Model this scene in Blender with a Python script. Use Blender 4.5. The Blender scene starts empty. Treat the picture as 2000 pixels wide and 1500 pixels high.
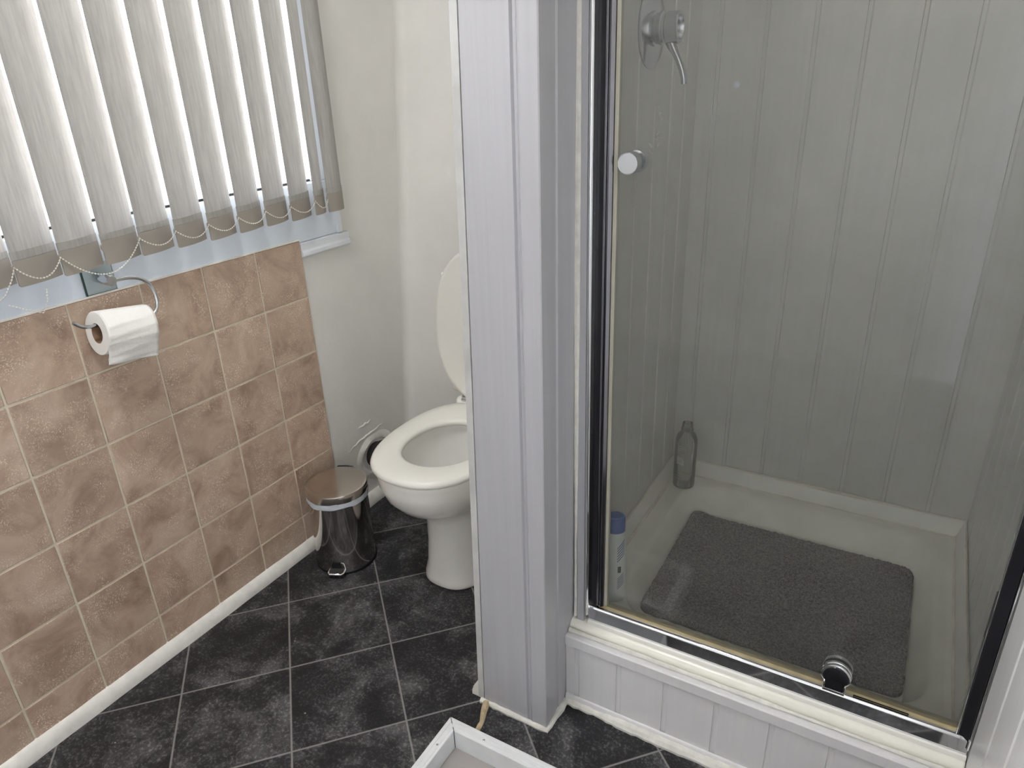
import bpy, bmesh, math, random
from mathutils import Vector, Matrix
random.seed(7)
PI = math.pi
scene = bpy.context.scene
col = scene.collection

# ------------------------------------------------------------------ camera
CAM = Vector((1.55955, -1.44290, 1.39189))
RGT = Vector((0.864884, 0.500783, -0.034530))
DWN = Vector((0.173385, -0.362586, -0.915680))
FWD = Vector((-0.471077, 0.785969, -0.400423))
cd = bpy.data.cameras.new('camera')
cd.sensor_fit = 'HORIZONTAL'
cd.sensor_width = 36.0
cd.lens = 36.0 * 1371.07 / 2000.0
cd.clip_start = 0.02
cam = bpy.data.objects.new('camera', cd)
col.objects.link(cam)
m3 = Matrix((RGT, -DWN, -FWD)).transposed()
cam.matrix_world = Matrix.Translation(CAM) @ m3.to_4x4()
scene.camera = cam

# ------------------------------------------------------------------ sky, sun, exposure
scene.view_settings.view_transform = 'Standard'
scene.view_settings.look = 'None'
scene.view_settings.gamma = 1.0
scene.view_settings.use_curve_mapping = False
scene.view_settings.exposure = 1.03
scene.cycles.max_bounces = 16
scene.cycles.diffuse_bounces = 8
scene.cycles.transparent_max_bounces = 32
world = bpy.data.worlds.new('world')
scene.world = world
world.use_nodes = True
wn = world.node_tree
bg = wn.nodes['Background']
sky = wn.nodes.new('ShaderNodeTexSky')
sky.sky_type = 'NISHITA'
sky.sun_disc = False
sky.sun_elevation = math.radians(42)
sky.sun_rotation = math.radians(250)
sky.air_density = 1.2
sky.dust_density = 2.0
soft = wn.nodes.new('ShaderNodeHueSaturation')          # thin high cloud: a paler sky
soft.inputs['Saturation'].default_value = 0.55
wn.links.new(sky.outputs['Color'], soft.inputs['Color'])
wn.links.new(soft.outputs['Color'], bg.inputs['Color'])
bg.inputs['Strength'].default_value = 1.75
sun_d = bpy.data.lights.new('sun', 'SUN')
sun_d.energy = 3.0
sun_d.angle = math.radians(0.6)
sun_d.color = (1.0, 0.95, 0.86)
sun = bpy.data.objects.new('sun', sun_d)
col.objects.link(sun)
sun.rotation_euler = Vector((-0.60, 0.35, -0.62)).to_track_quat('-Z', 'Y').to_euler()


def portal(name, loc, rot, sx, sy):
    l = bpy.data.lights.new(name, 'AREA')
    l.shape = 'RECTANGLE'
    l.size = sx
    l.size_y = sy
    l.cycles.is_portal = True
    o = bpy.data.objects.new(name, l)
    o.location = loc
    o.rotation_euler = rot
    col.objects.link(o)


portal('daylight_portal', (-0.16, -1.22, 1.63), (0, -PI / 2, 0), 1.06, 2.9)


FILL_LAMP = 22.0                                            # strength of the added ceiling fill's diffuser

# ------------------------------------------------------------------ helpers
def lin(r, g=None, b=None):
    if g is None:
        g = b = r
    f = lambda c: ((c / 255.0) / 12.92) if c / 255.0 <= 0.04045 else (((c / 255.0) + 0.055) / 1.055) ** 2.4
    return (f(r), f(g), f(b), 1.0)


def tag(o, label=None, cat=None, group=None, kind=None):
    if label: o['label'] = label
    if cat: o['category'] = cat
    if group: o['group'] = group
    if kind: o['kind'] = kind
    return o


def empty(name, loc, label, cat, group=None):
    o = bpy.data.objects.new(name, None)
    o.empty_display_size = 0.05
    o.location = loc
    col.objects.link(o)
    return tag(o, label, cat, group)


def wloc(o):
    v = Vector((0, 0, 0))
    while o:
        v += o.location
        o = o.parent
    return v


class MB:
    """collects shapes in world coordinates, then links them as one mesh"""

    def __init__(self):
        self.bm = bmesh.new()

    def box(self, x0, x1, y0, y1, z0, z1):
        v = [self.bm.verts.new(p) for p in
             ((x0, y0, z0), (x1, y0, z0), (x1, y1, z0), (x0, y1, z0), (x0, y0, z1), (x1, y0, z1), (x1, y1, z1), (x0, y1, z1))]
        for f in ((3, 2, 1, 0), (4, 5, 6, 7), (0, 1, 5, 4), (1, 2, 6, 5), (2, 3, 7, 6), (3, 0, 4, 7)):
            self.bm.faces.new([v[i] for i in f])
        return self

    def hexa(self, p):
        v = [self.bm.verts.new(q) for q in p]
        for f in ((3, 2, 1, 0), (4, 5, 6, 7), (0, 1, 5, 4), (1, 2, 6, 5), (2, 3, 7, 6), (3, 0, 4, 7)):
            self.bm.faces.new([v[i] for i in f])
        return self

    def prism(self, pts, axis, a, b):
        """extrude a 2D polygon; axis 'z': pts are (x,y); 'x': (y,z); 'y': (x,z)"""
        def mk(p, t):
            return {'z': (p[0], p[1], t), 'x': (t, p[0], p[1]), 'y': (p[0], t, p[1])}[axis]
        lo = [self.bm.verts.new(mk(p, a)) for p in pts]
        hi = [self.bm.verts.new(mk(p, b)) for p in pts]
        n = len(pts)
        for i in range(n):
            self.bm.faces.new((lo[i], lo[(i + 1) % n], hi[(i + 1) % n], hi[i]))
        self.bm.faces.new(lo[::-1])
        self.bm.faces.new(hi)
        return self

    def loft(self, rings, closed=True, cap0=False, cap1=False):
        vr = [[self.bm.verts.new(p) for p in r] for r in rings]
        n = len(vr[0])
        for a, b in zip(vr[:-1], vr[1:]):
            for i in range(n if closed else n - 1):
                j = (i + 1) % n
                self.bm.faces.new((a[i], a[j], b[j], b[i]))
        if cap0: self.bm.faces.new(vr[0][::-1])
        if cap1: self.bm.faces.new(vr[-1])
        return self

    def ringloft(self, rings):
        """closed loft: the last ring joins the first (a torus-like band)"""
        return self.loft(list(rings) + [rings[0]])

    def lathe(self, prof, c, axis=(0, 0, 1), n=40, cap0=True, cap1=True):
        """prof: list of (radius, height along axis)"""
        ax = Vector(axis).normalized()
        u = ax.orthogonal().normalized()
        w = ax.cross(u)
        c = Vector(c)
        rings = []
        for r, h in prof:
            rings.append([c + ax * h + (u * math.cos(2 * PI * i / n) + w * math.sin(2 * PI * i / n)) * max(r, 1e-5) for i in range(n)])
        return self.loft(rings, True, cap0, cap1)

    def tube(self, path, r, n=10, caps=True, flat=None):
        path = [Vector(p) for p in path]
        rings = []
        up = None
        for i, p in enumerate(path):
            t = (path[min(i + 1, len(path) - 1)] - path[max(i - 1, 0)]).normalized()
            if up is None:
                up = t.orthogonal().normalized()
            up = (up - t * up.dot(t)).normalized()
            w = t.cross(up)
            rr = r[i] if isinstance(r, (list, tuple)) else r
            rings.append([p + (up * math.cos(2 * PI * k / n) + w * math.sin(2 * PI * k / n)) * rr for k in range(n)])
        return self.loft(rings, True, caps, caps)

    def sphere(self, c, r, seg=8, rings=6):
        pr = [(r * math.sin(PI * i / rings), -r * math.cos(PI * i / rings)) for i in range(rings + 1)]
        return self.lathe(pr, c, n=seg, cap0=False, cap1=False)

    def grid(self, fn, nu, nv):
        vs = [[self.bm.verts.new(fn(i / nu, j / nv)) for j in range(nv + 1)] for i in range(nu + 1)]
        for i in range(nu):
            for j in range(nv):
                self.bm.faces.new((vs[i][j], vs[i + 1][j], vs[i + 1][j + 1], vs[i][j + 1]))
        return self

    def build(self, name, mat, parent=None, bevel=0, seg=2, smooth=False, subsurf=0, angle=35, solid=0):
        bm = self.bm
        bmesh.ops.remove_doubles(bm, verts=bm.verts, dist=1e-6)
        if parent:
            off = wloc(parent)
            for v in bm.verts: v.co -= off
        bmesh.ops.recalc_face_normals(bm, faces=bm.faces)
        me = bpy.data.meshes.new(name)
        bm.to_mesh(me)
        bm.free()
        me.materials.append(mat)
        o = bpy.data.objects.new(name, me)
        col.objects.link(o)
        if parent: o.parent = parent
        if solid:
            md = o.modifiers.new('solidify', 'SOLIDIFY')
            md.thickness = solid
            md.offset = 0
        if bevel:
            md = o.modifiers.new('bevel', 'BEVEL')
            md.width = bevel
            md.segments = seg
            md.limit_method = 'ANGLE'
            md.angle_limit = math.radians(30)
        if subsurf:
            md = o.modifiers.new('subsurf', 'SUBSURF')
            md.levels = subsurf
            md.render_levels = subsurf
        if smooth or bevel:
            for p in me.polygons: p.use_smooth = True
            if not subsurf:
                try:
                    me.set_sharp_from_angle(angle=math.radians(angle))
                except Exception:
                    pass
        return o


# ------------------------------------------------------------------ materials
def new_mat(name):
    m = bpy.data.materials.new(name)
    m.use_nodes = True
    nt = m.node_tree
    return m, nt, nt.nodes['Principled BSDF']


def node(nt, t, **kw):
    n = nt.nodes.new(t)
    for k, v in kw.items():
        setattr(n, k, v)
    return n


def ramp(nt, fac, stops):
    r = node(nt, 'ShaderNodeValToRGB')
    els = r.color_ramp.elements
    while len(els) > 1: els.remove(els[-1])
    els[0].position, els[0].color = stops[0]
    for p, c in stops[1:]:
        e = els.new(p)
        e.color = c
    nt.links.new(fac, r.inputs['Fac'])
    return r.outputs['Color']


def noise(nt, scale, detail=4, rough=0.55, vec=None, dist=0.0):
    n = node(nt, 'ShaderNodeTexNoise')
    n.inputs['Scale'].default_value = scale
    n.inputs['Detail'].default_value = detail
    n.inputs['Roughness'].default_value = rough
    n.inputs['Distortion'].default_value = dist
    nt.links.new(vec if vec is not None else coords(nt), n.inputs['Vector'])
    return n.outputs['Fac']


def coords(nt):
    for n in nt.nodes:
        if n.type == 'NEW_GEOMETRY':
            return n.outputs['Position']
    return node(nt, 'ShaderNodeNewGeometry').outputs['Position']


def bump(nt, b, h, strength, dist=0.002):
    n = node(nt, 'ShaderNodeBump')
    n.inputs['Strength'].default_value = strength
    n.inputs['Distance'].default_value = dist
    nt.links.new(h, n.inputs['Height'])
    nt.links.new(n.outputs['Normal'], b.inputs['Normal'])
    return n


def mixc(nt, fac, a, b, mode='MIX'):
    n = node(nt, 'ShaderNodeMix', data_type='RGBA', blend_type=mode)
    for s, v in ((n.inputs[0], fac), (n.inputs[6], a), (n.inputs[7], b)):
        if hasattr(v, 'is_linked'):
            nt.links.new(v, s)
        else:
            s.default_value = v
    return n.outputs[2]


def plain(name, c, rough=0.5, metal=0.0, var=0.06, vscale=9.0, bstr=0.0, bscale=60.0, coat=0.0, spec=0.5):
    m, nt, b = new_mat(name)
    f = noise(nt, vscale, 4)
    c0 = tuple(max(0, x * (1 - var)) for x in c[:3]) + (1,)
    c1 = tuple(min(1, x * (1 + var)) for x in c[:3]) + (1,)
    nt.links.new(ramp(nt, f, [(0.3, c0), (0.7, c1)]), b.inputs['Base Color'])
    b.inputs['Roughness'].default_value = rough
    b.inputs['Metallic'].default_value = metal
    b.inputs['Specular IOR Level'].default_value = spec
    b.inputs['Coat Weight'].default_value = coat
    if bstr:
        bump(nt, b, noise(nt, bscale, 5), bstr)
    return m


M = {}
M['plaster'] = plain('painted_plaster', (0.73, 0.725, 0.70, 1), 0.6, var=0.05, vscale=3.5, bstr=0.55, bscale=28)
M['ceiling'] = plain('ceiling_paint', (0.72, 0.72, 0.70, 1), 0.7, var=0.02)
M['upvc'] = plain('white_upvc_sky_tint', (0.74, 0.78, 0.84, 1), 0.28, var=0.02)  # white plastic with a bluish skylight tint mixed into its colour
M['window_upvc_blue_cast'] = plain('window_upvc_blue_cast', (0.68, 0.75, 0.84, 1), 0.25, var=0.02)  # blue cast of the daylight put into the frame's own colour
M['gloss_white'] = plain('white_gloss_paint', (0.80, 0.79, 0.75, 1), 0.35, var=0.08, vscale=30, bstr=0.4, bscale=45)
M['ceramic'] = plain('white_ceramic', (0.85, 0.85, 0.825, 1), 0.12, var=0.015, coat=0.3)
M['seat_plastic'] = plain('white_seat_plastic', (0.80, 0.80, 0.76, 1), 0.25, var=0.01)
M['acrylic'] = plain('cream_acrylic', (0.84, 0.835, 0.76, 1), 0.25, var=0.06, vscale=7)
M['caulk'] = plain('white_caulk', (0.70, 0.695, 0.65, 1), 0.55, var=0.12, vscale=40, bstr=0.6, bscale=70)
M['foam'] = plain('tan_foam', (0.52, 0.42, 0.27, 1), 0.8, var=0.25, vscale=60, bstr=0.7, bscale=120)
M['chrome'] = plain('chrome', (0.80, 0.81, 0.83, 1), 0.06, 1.0, var=0.01)
M['chrome_dull'] = plain('brushed_chrome', (0.60, 0.62, 0.65, 1), 0.22, 1.0, var=0.05)
M['dark_chrome'] = plain('smoked_chrome', (0.20, 0.20, 0.22, 1), 0.12, 1.0, var=0.05)
M['steel_mirror'] = plain('polished_steel', (0.58, 0.56, 0.54, 1), 0.09, 1.0, var=0.04, vscale=20)
M['steel_lid'] = plain('brushed_steel', (0.60, 0.55, 0.50, 1), 0.20, 1.0, var=0.05, vscale=20)
M['black_rubber'] = plain('black_rubber', (0.012, 0.012, 0.014, 1), 0.6, var=0.1)
M['black_gloss'] = plain('black_plastic', (0.012, 0.012, 0.015, 1), 0.25, var=0.1)
M['seal'] = plain('yellowed_seal', (0.36, 0.30, 0.17, 1), 0.4, var=0.15, vscale=25)
M['seal_grey'] = plain('beige_seal', (0.42, 0.41, 0.34, 1), 0.4, var=0.08)
M['silicone'] = plain('aged_silicone', (0.72, 0.68, 0.58, 1), 0.4, var=0.15, vscale=14)
M['paper'] = plain('tissue_paper', (0.84, 0.835, 0.81, 1), 0.9, var=0.02, bstr=0.5, bscale=160)
M['card'] = plain('brown_card', (0.27, 0.16, 0.10, 1), 0.85, var=0.1)
M['liner'] = plain('clear_liner', (0.55, 0.60, 0.66, 1), 0.25, var=0.1, vscale=40)
M['alu'] = plain('white_coated_metal', (0.72, 0.74, 0.76, 1), 0.3, var=0.05, vscale=22)
M['tray_base'] = plain('grey_board', (0.34, 0.32, 0.31, 1), 0.45, var=0.1, vscale=6)
M['wood'] = plain('brown_wood', (0.20, 0.07, 0.03, 1), 0.4, var=0.3, vscale=8)
M['blue_cap'] = plain('blue_plastic', (0.004, 0.075, 0.36, 1), 0.35, var=0.05)
M['bead'] = plain('bead_plastic', (0.72, 0.70, 0.64, 1), 0.4, var=0.05)
M['ground'] = plain('brick_paving', (0.40, 0.24, 0.15, 1), 0.9, var=0.4, vscale=3)
M['brick'] = plain('grey_render', (0.30, 0.28, 0.27, 1), 0.9, var=0.25, vscale=3)

# PVC cladding: white with faint woodgrain streaks; three tones, lighting differences evened out in the colour
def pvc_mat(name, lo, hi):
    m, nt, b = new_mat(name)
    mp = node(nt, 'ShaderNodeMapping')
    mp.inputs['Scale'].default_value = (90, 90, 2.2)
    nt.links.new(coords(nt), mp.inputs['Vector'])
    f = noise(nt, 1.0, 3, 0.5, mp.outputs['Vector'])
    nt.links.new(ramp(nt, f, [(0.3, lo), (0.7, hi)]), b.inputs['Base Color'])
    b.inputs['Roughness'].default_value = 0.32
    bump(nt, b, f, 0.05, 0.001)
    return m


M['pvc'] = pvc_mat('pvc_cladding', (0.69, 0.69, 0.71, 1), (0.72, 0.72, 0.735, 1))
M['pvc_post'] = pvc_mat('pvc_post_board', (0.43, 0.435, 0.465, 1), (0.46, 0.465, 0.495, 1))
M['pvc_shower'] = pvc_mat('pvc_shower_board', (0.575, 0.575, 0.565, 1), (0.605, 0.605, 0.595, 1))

# wall tiles: mottled brown, each tile a little different
m, nt, b = new_mat('brown_wall_tile')
geo = node(nt, 'ShaderNodeNewGeometry')
add = node(nt, 'ShaderNodeVectorMath', operation='MULTIPLY_ADD')
comb = node(nt, 'ShaderNodeCombineXYZ')
for i in range(3): nt.links.new(geo.outputs['Random Per Island'], comb.inputs[i])
nt.links.new(comb.outputs[0], add.inputs[0])
add.inputs[1].default_value = (7.3, 3.1, 5.7)
nt.links.new(geo.outputs['Position'], add.inputs[2])
v = add.outputs[0]
big = noise(nt, 9, 6, 0.65, v, 0.6)
fine = noise(nt, 300, 3, 0.7, v)
mask = noise(nt, 14, 4, 0.6, v, 0.4)
base = ramp(nt, big, [(0.28, lin(150, 126, 110)), (0.5, lin(184, 161, 143)), (0.72, lin(207, 187, 169))])
sp = ramp(nt, fine, [(0.54, (0, 0, 0, 1)), (0.62, (1, 1, 1, 1))])
mk = ramp(nt, mask, [(0.44, (0, 0, 0, 1)), (0.60, (1, 1, 1, 1))])
amt = mixc(nt, 1.0, sp, mk, 'MULTIPLY')
amt2 = mixc(nt, 1.0, amt, (0.75, 0.75, 0.75, 1), 'MULTIPLY')
cc = mixc(nt, amt2, base, lin(242, 228, 208))
rv = node(nt, 'ShaderNodeMapRange')
nt.links.new(geo.outputs['Random Per Island'], rv.inputs[0])
rv.inputs[3].default_value = 0.92
rv.inputs[4].default_value = 1.06
hs = node(nt, 'ShaderNodeHueSaturation')
nt.links.new(rv.outputs[0], hs.inputs['Value'])
nt.links.new(cc, hs.inputs['Color'])
nt.links.new(hs.outputs['Color'], b.inputs['Base Color'])
b.inputs['Roughness'].default_value = 0.42
bump(nt, b, big, 0.35, 0.002)
M['tile'] = m
M['grout'] = plain('cream_grout', lin(214, 208, 190), 0.8, var=0.08, vscale=40)

# floor: charcoal vinyl tiles laid diagonally, thin pale joints, dusty speckle
m, nt, b = new_mat('charcoal_vinyl_tiles')
pos = coords(nt)
FA, FS, FX, FY = 2.3935, -0.2631, 0.3099, -0.1896


def line_axis(dx, dy, off):
    d = node(nt, 'ShaderNodeVectorMath', operation='DOT_PRODUCT')
    nt.links.new(pos, d.inputs[0])
    d.inputs[1].default_value = (dx / FS, dy / FS, 0)
    a = node(nt, 'ShaderNodeMath', operation='SUBTRACT')
    nt.links.new(d.outputs['Value'], a.inputs[0])
    a.inputs[1].default_value = off
    fr = node(nt, 'ShaderNodeMath', operation='FRACT')
    nt.links.new(a.outputs[0], fr.inputs[0])
    s = node(nt, 'ShaderNodeMath', operation='SUBTRACT')
    nt.links.new(fr.outputs[0], s.inputs[0])
    s.inputs[1].default_value = 0.5
    ab = node(nt, 'ShaderNodeMath', operation='ABSOLUTE')
    nt.links.new(s.outputs[0], ab.inputs[0])
    fl = node(nt, 'ShaderNodeMath', operation='FLOOR')
    nt.links.new(a.outputs[0], fl.inputs[0])
    return ab.outputs[0], fl.outputs[0]


ca, sa = math.cos(FA), math.sin(FA)
a1, f1 = line_axis(ca, sa, (FX * ca + FY * sa) / FS)
a2, f2 = line_axis(-sa, ca, (-FX * sa + FY * ca) / FS)
mx = node(nt, 'ShaderNodeMath', operation='MAXIMUM')
nt.links.new(a1, mx.inputs[0])
nt.links.new(a2, mx.inputs[1])
ln = ramp(nt, mx.outputs[0], [(0.490, (0, 0, 0, 1)), (0.4945, (1, 1, 1, 1))])
cx = node(nt, 'ShaderNodeCombineXYZ')
nt.links.new(f1, cx.inputs[0])
nt.links.new(f2, cx.inputs[1])
wnz = node(nt, 'ShaderNodeTexWhiteNoise')
nt.links.new(cx.outputs[0], wnz.inputs['Vector'])
off = node(nt, 'ShaderNodeVectorMath', operation='MULTIPLY_ADD')
nt.links.new(wnz.outputs['Color'], off.inputs[0])
off.inputs[1].default_value = (5, 5, 5)
nt.links.new(pos, off.inputs[2])
cl = noise(nt, 7, 7, 0.68, off.outputs[0], 0.5)
gr = noise(nt, 150, 3, 0.7, off.outputs[0])
base = ramp(nt, cl, [(0.36, (0.009, 0.0088, 0.0105, 1)), (0.50, (0.020, 0.0195, 0.022, 1)), (0.68, (0.10, 0.10, 0.105, 1))])
spk = ramp(nt, gr, [(0.50, (0, 0, 0, 1)), (0.70, (0.6, 0.6, 0.6, 1))])
cl2 = ramp(nt, cl, [(0.40, (0.12, 0.12, 0.12, 1)), (0.64, (1, 1, 1, 1))])
c1 = mixc(nt, mixc(nt, 1.0, spk, cl2, 'MULTIPLY'), base, (0.33, 0.33, 0.335, 1))
vor = node(nt, 'ShaderNodeTexVoronoi')
vor.inputs['Scale'].default_value = 30
nt.links.new(pos, vor.inputs['Vector'])
sel = node(nt, 'ShaderNodeSeparateColor')
nt.links.new(vor.outputs['Color'], sel.inputs[0])
dot = ramp(nt, vor.outputs['Distance'], [(0.045, (1, 1, 1, 1)), (0.075, (0, 0, 0, 1))])
gate = ramp(nt, sel.outputs[0], [(0.80, (0, 0, 0, 1)), (0.83, (0.8, 0.8, 0.8, 1))])
c2 = mixc(nt, mixc(nt, 1.0, dot, gate, 'MULTIPLY'), c1, (0.42, 0.40, 0.37, 1))
lm = mixc(nt, 1.0, ln, (0.75, 0.75, 0.75, 1), 'MULTIPLY')
c3 = mixc(nt, lm, c2, (0.30, 0.295, 0.285, 1))
nt.links.new(c3, b.inputs['Base Color'])
b.inputs['Roughness'].default_value = 0.55
b.inputs['Specular IOR Level'].default_value = 0.35
bump(nt, b, gr, 0.15, 0.001)
M['floor'] = m

# shower mat
m, nt, b = new_mat('charcoal_loop_pile')
f = noise(nt, 240, 3, 0.75)
nt.links.new(ramp(nt, f, [(0.36, (0.035, 0.030, 0.034, 1)), (0.64, (0.25, 0.222, 0.234, 1))]), b.inputs['Base Color'])
b.inputs['Roughness'].default_value = 0.95
b.inputs['Specular IOR Level'].default_value = 0.1
bump(nt, b, f, 0.8, 0.003)
M['mat'] = m

# blind fabric: cloth that lets daylight through, with slub streaks
m, nt, b = new_mat('blind_fabric')
mp = node(nt, 'ShaderNodeMapping')
mp.inputs['Rotation'].default_value = (0.5, 0, 0)
mp.inputs['Scale'].default_value = (60, 170, 14)
nt.links.new(coords(nt), mp.inputs['Vector'])
f = noise(nt, 1.0, 4, 0.6, mp.outputs['Vector'])
fc = ramp(nt, f, [(0.3, (0.34, 0.335, 0.32, 1)), (0.75, (0.44, 0.435, 0.415, 1))])
df = node(nt, 'ShaderNodeBsdfDiffuse')
tr = node(nt, 'ShaderNodeBsdfTranslucent')
nt.links.new(fc, df.inputs['Color'])
nt.links.new(fc, tr.inputs['Color'])
mxs = node(nt, 'ShaderNodeMixShader')
mxs.inputs[0].default_value = 0.06
nt.links.new(df.outputs[0], mxs.inputs[1])
nt.links.new(tr.outputs[0], mxs.inputs[2])
nt.links.new(mxs.outputs[0], nt.nodes['Material Output'].inputs['Surface'])
M['fabric'] = m
M['hem'] = plain('weighted_hem', (0.33, 0.305, 0.27, 1), 0.7, var=0.05)


def glass_mat(name, tint, haze, hazecol, rough=0.0, ior=1.45, translucent=0.0, hazenoise=None):
    m = bpy.data.materials.new(name)
    m.use_nodes = True
    nt = m.node_tree
    nt.nodes.remove(nt.nodes['Principled BSDF'])
    t = node(nt, 'ShaderNodeBsdfTransparent')
    t.inputs[0].default_value = tint
    g = node(nt, 'ShaderNodeBsdfGlossy')
    g.inputs['Roughness'].default_value = rough
    fr = node(nt, 'ShaderNodeFresnel')
    fr.inputs['IOR'].default_value = ior
    d = node(nt, 'ShaderNodeBsdfDiffuse')
    d.inputs[0].default_value = hazecol
    tl = node(nt, 'ShaderNodeBsdfTranslucent')
    tl.inputs[0].default_value = hazecol
    dm = node(nt, 'ShaderNodeMixShader')
    dm.inputs[0].default_value = translucent
    nt.links.new(d.outputs[0], dm.inputs[1])
    nt.links.new(tl.outputs[0], dm.inputs[2])
    hm = node(nt, 'ShaderNodeMixShader')
    hm.inputs[0].default_value = haze
    if hazenoise:
        f = noise(nt, hazenoise, 3)
        mr = node(nt, 'ShaderNodeMapRange')
        nt.links.new(f, mr.inputs[0])
        mr.inputs[1].default_value = 0.3
        mr.inputs[2].default_value = 0.7
        mr.inputs[3].default_value = haze * 0.7
        mr.inputs[4].default_value = haze * 1.3
        nt.links.new(mr.outputs[0], hm.inputs[0])
    nt.links.new(t.outputs[0], hm.inputs[1])
    nt.links.new(dm.outputs[0], hm.inputs[2])
    gm = node(nt, 'ShaderNodeMixShader')
    nt.links.new(fr.outputs[0], gm.inputs[0])
    nt.links.new(hm.outputs[0], gm.inputs[1])
    nt.links.new(g.outputs[0], gm.inputs[2])
    nt.links.new(gm.outputs[0], nt.nodes['Material Output'].inputs['Surface'])
    return m


M['glass'] = glass_mat('shower_glass', (0.985, 0.99, 0.985, 1), 0.075, (0.66, 0.66, 0.60, 1), translucent=0.3, hazenoise=12, ior=1.3)
M['frost'] = glass_mat('obscure_window_glass', (0.97, 0.98, 1.0, 1), 0.22, (0.92, 0.93, 0.95, 1), translucent=0.92, hazenoise=180)
M['plate_glass'] = glass_mat('green_edged_glass', (0.96, 0.985, 0.975, 1), 0.08, (0.78, 0.84, 0.80, 1))
M['clear_plastic'] = glass_mat('clear_plastic', (0.95, 0.95, 0.93, 1), 0.16, (0.6, 0.6, 0.56, 1), rough=0.08, translucent=0.5)
M['water'] = glass_mat('water', (0.93, 0.95, 0.94, 1), 0.0, (1, 1, 1, 1))

# ------------------------------------------------------------------ room shell
ZC = 2.90


def structure(o):
    o['kind'] = 'structure'
    return o


structure(MB().box(-0.2, 2.2, -2.7, 0.8, -0.06, 0.0).build('floor', M['floor']))
structure(MB().box(-0.2, 2.2, -2.7, 0.8, ZC, ZC + 0.06).build('ceiling', M['ceiling']))

WY0, WY1, WZ0, WZ1 = -2.64, 0.168, 0.972, 2.18      # window opening
w = MB()
w.box(-0.2, -0.008, -2.7, 0.8, 0.0, WZ0)
w.box(-0.2, -0.008, -2.7, 0.8, WZ1, ZC)
w.box(-0.2, -0.008, -2.7, WY0, WZ0, WZ1)
w.box(-0.2, -0.008, WY1, 0.8, WZ0, WZ1)
wall_left = structure(w.build('wall_left', M['plaster']))

# tile panel on the left wall (one part: the tiles with their grout bed)
S = 0.17
g = MB().box(-0.008, -0.0022, -2.5, -0.005, 0.03, 0.980)
grout = g.build('grout', M['grout'], wall_left)
t = MB()
zr = [(0.032, 0.131)] + [(0.131 + S * j, 0.131 + S * (j + 1)) for j in range(5)]
for k in range(0, -15, -1):
    y1 = S * k - (0.005 if k == 0 else 0)
    y0 = S * (k - 1)
    for z0, z1 in zr:
        t.box(-0.007, 0.0, y0 + 0.0024, y1 - (0.0024 if k else 0.0), z0 + 0.0024, z1 - 0.0024)
t.build('tile_panel', M['tile'], wall_left, bevel=0.0014, seg=2)
MB().box(-0.008, 0.001, -2.5, -0.005, 0.9795, 0.9835).build('tile_top_grout', M['gloss_white'], wall_left)

# cracked, lumpy plaster where the soil pipe goes through the wall
r = MB()
cy, cz = 0.200, 0.172
rings = []
for rr, h in ((0.059, -0.004), (0.061, 0.005), (0.068, 0.007), (0.080, 0.003), (0.096, -0.003)):
    rings.append([(-0.008 + h * (0.8 + 0.5 * math.sin(3 * a + 1)), cy + rr * (1 + 0.13 * math.sin(2.0 * a + .6) + 0.06 * math.sin(5 * a)) * math.cos(a),
                   cz + rr * (1 + 0.10 * math.sin(3 * a)) * math.sin(a)) for a in [2 * PI * i / 48 for i in range(48)]])
r.loft(rings)
r.build('plaster_patch', M['gloss_white'], wall_left, smooth=True)
for pts in (((0.068, 0.239), (0.128, 0.256), (0.18, 0.262), (0.23, 0.266), (0.268, 0.272)), ((0.129, 0.301), (0.17, 0.304), (0.218, 0.309))):
    fine_p = []
    for (ya, za), (yb, zb) in zip(pts[:-1], pts[1:]):
        for q in range(4):
            fine_p.append((-0.009, ya + (yb - ya) * q / 4, za + (zb - za) * q / 4 + random.uniform(-.003, .003)))
    n_ = len(fine_p)
    MB().tube(fine_p, [0.001 + 0.0035 * math.sin(PI * i / (n_ - 1)) for i in range(n_)], 8).build('plaster_crack', M['gloss_white'], wall_left, smooth=True)

# window trim strip below the frame, right of the tiles
structure(MB().prism([(-0.008, 0.930), (0.004, 0.930), (0.008, 0.934), (0.008, 0.944), (0.004, 0.950), (0.004, 0.970), (-0.008, 0.972)][::1], 'y', -0.004, 0.196)
          .build('trim_1', M['upvc'], bevel=0.001))

# window in the left wall
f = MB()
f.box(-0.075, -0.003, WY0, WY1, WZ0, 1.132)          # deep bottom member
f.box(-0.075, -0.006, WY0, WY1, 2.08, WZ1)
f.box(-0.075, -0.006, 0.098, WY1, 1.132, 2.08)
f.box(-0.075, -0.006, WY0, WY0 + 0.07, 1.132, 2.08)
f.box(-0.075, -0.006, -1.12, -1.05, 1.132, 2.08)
win = structure(f.build('window_1', M['window_upvc_blue_cast'], bevel=0.003))
MB().box(-0.008, 0.006, 0.152, 0.172, 0.972, 2.19).build('frame_trim', M['upvc'], win, bevel=0.003)
for ya, yb in ((WY0 + 0.07, -1.12), (-1.05, 0.098)):
    MB().box(-0.044, -0.039, ya, yb, 1.132, 2.08).build('pane', M['frost'], win)
    MB().box(-0.038, -0.030, ya, yb, 1.132, 1.138).box(-0.038, -0.030, ya, ya + 0.006, 1.138, 2.08).build('gasket', M['black_rubber'], win)

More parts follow.
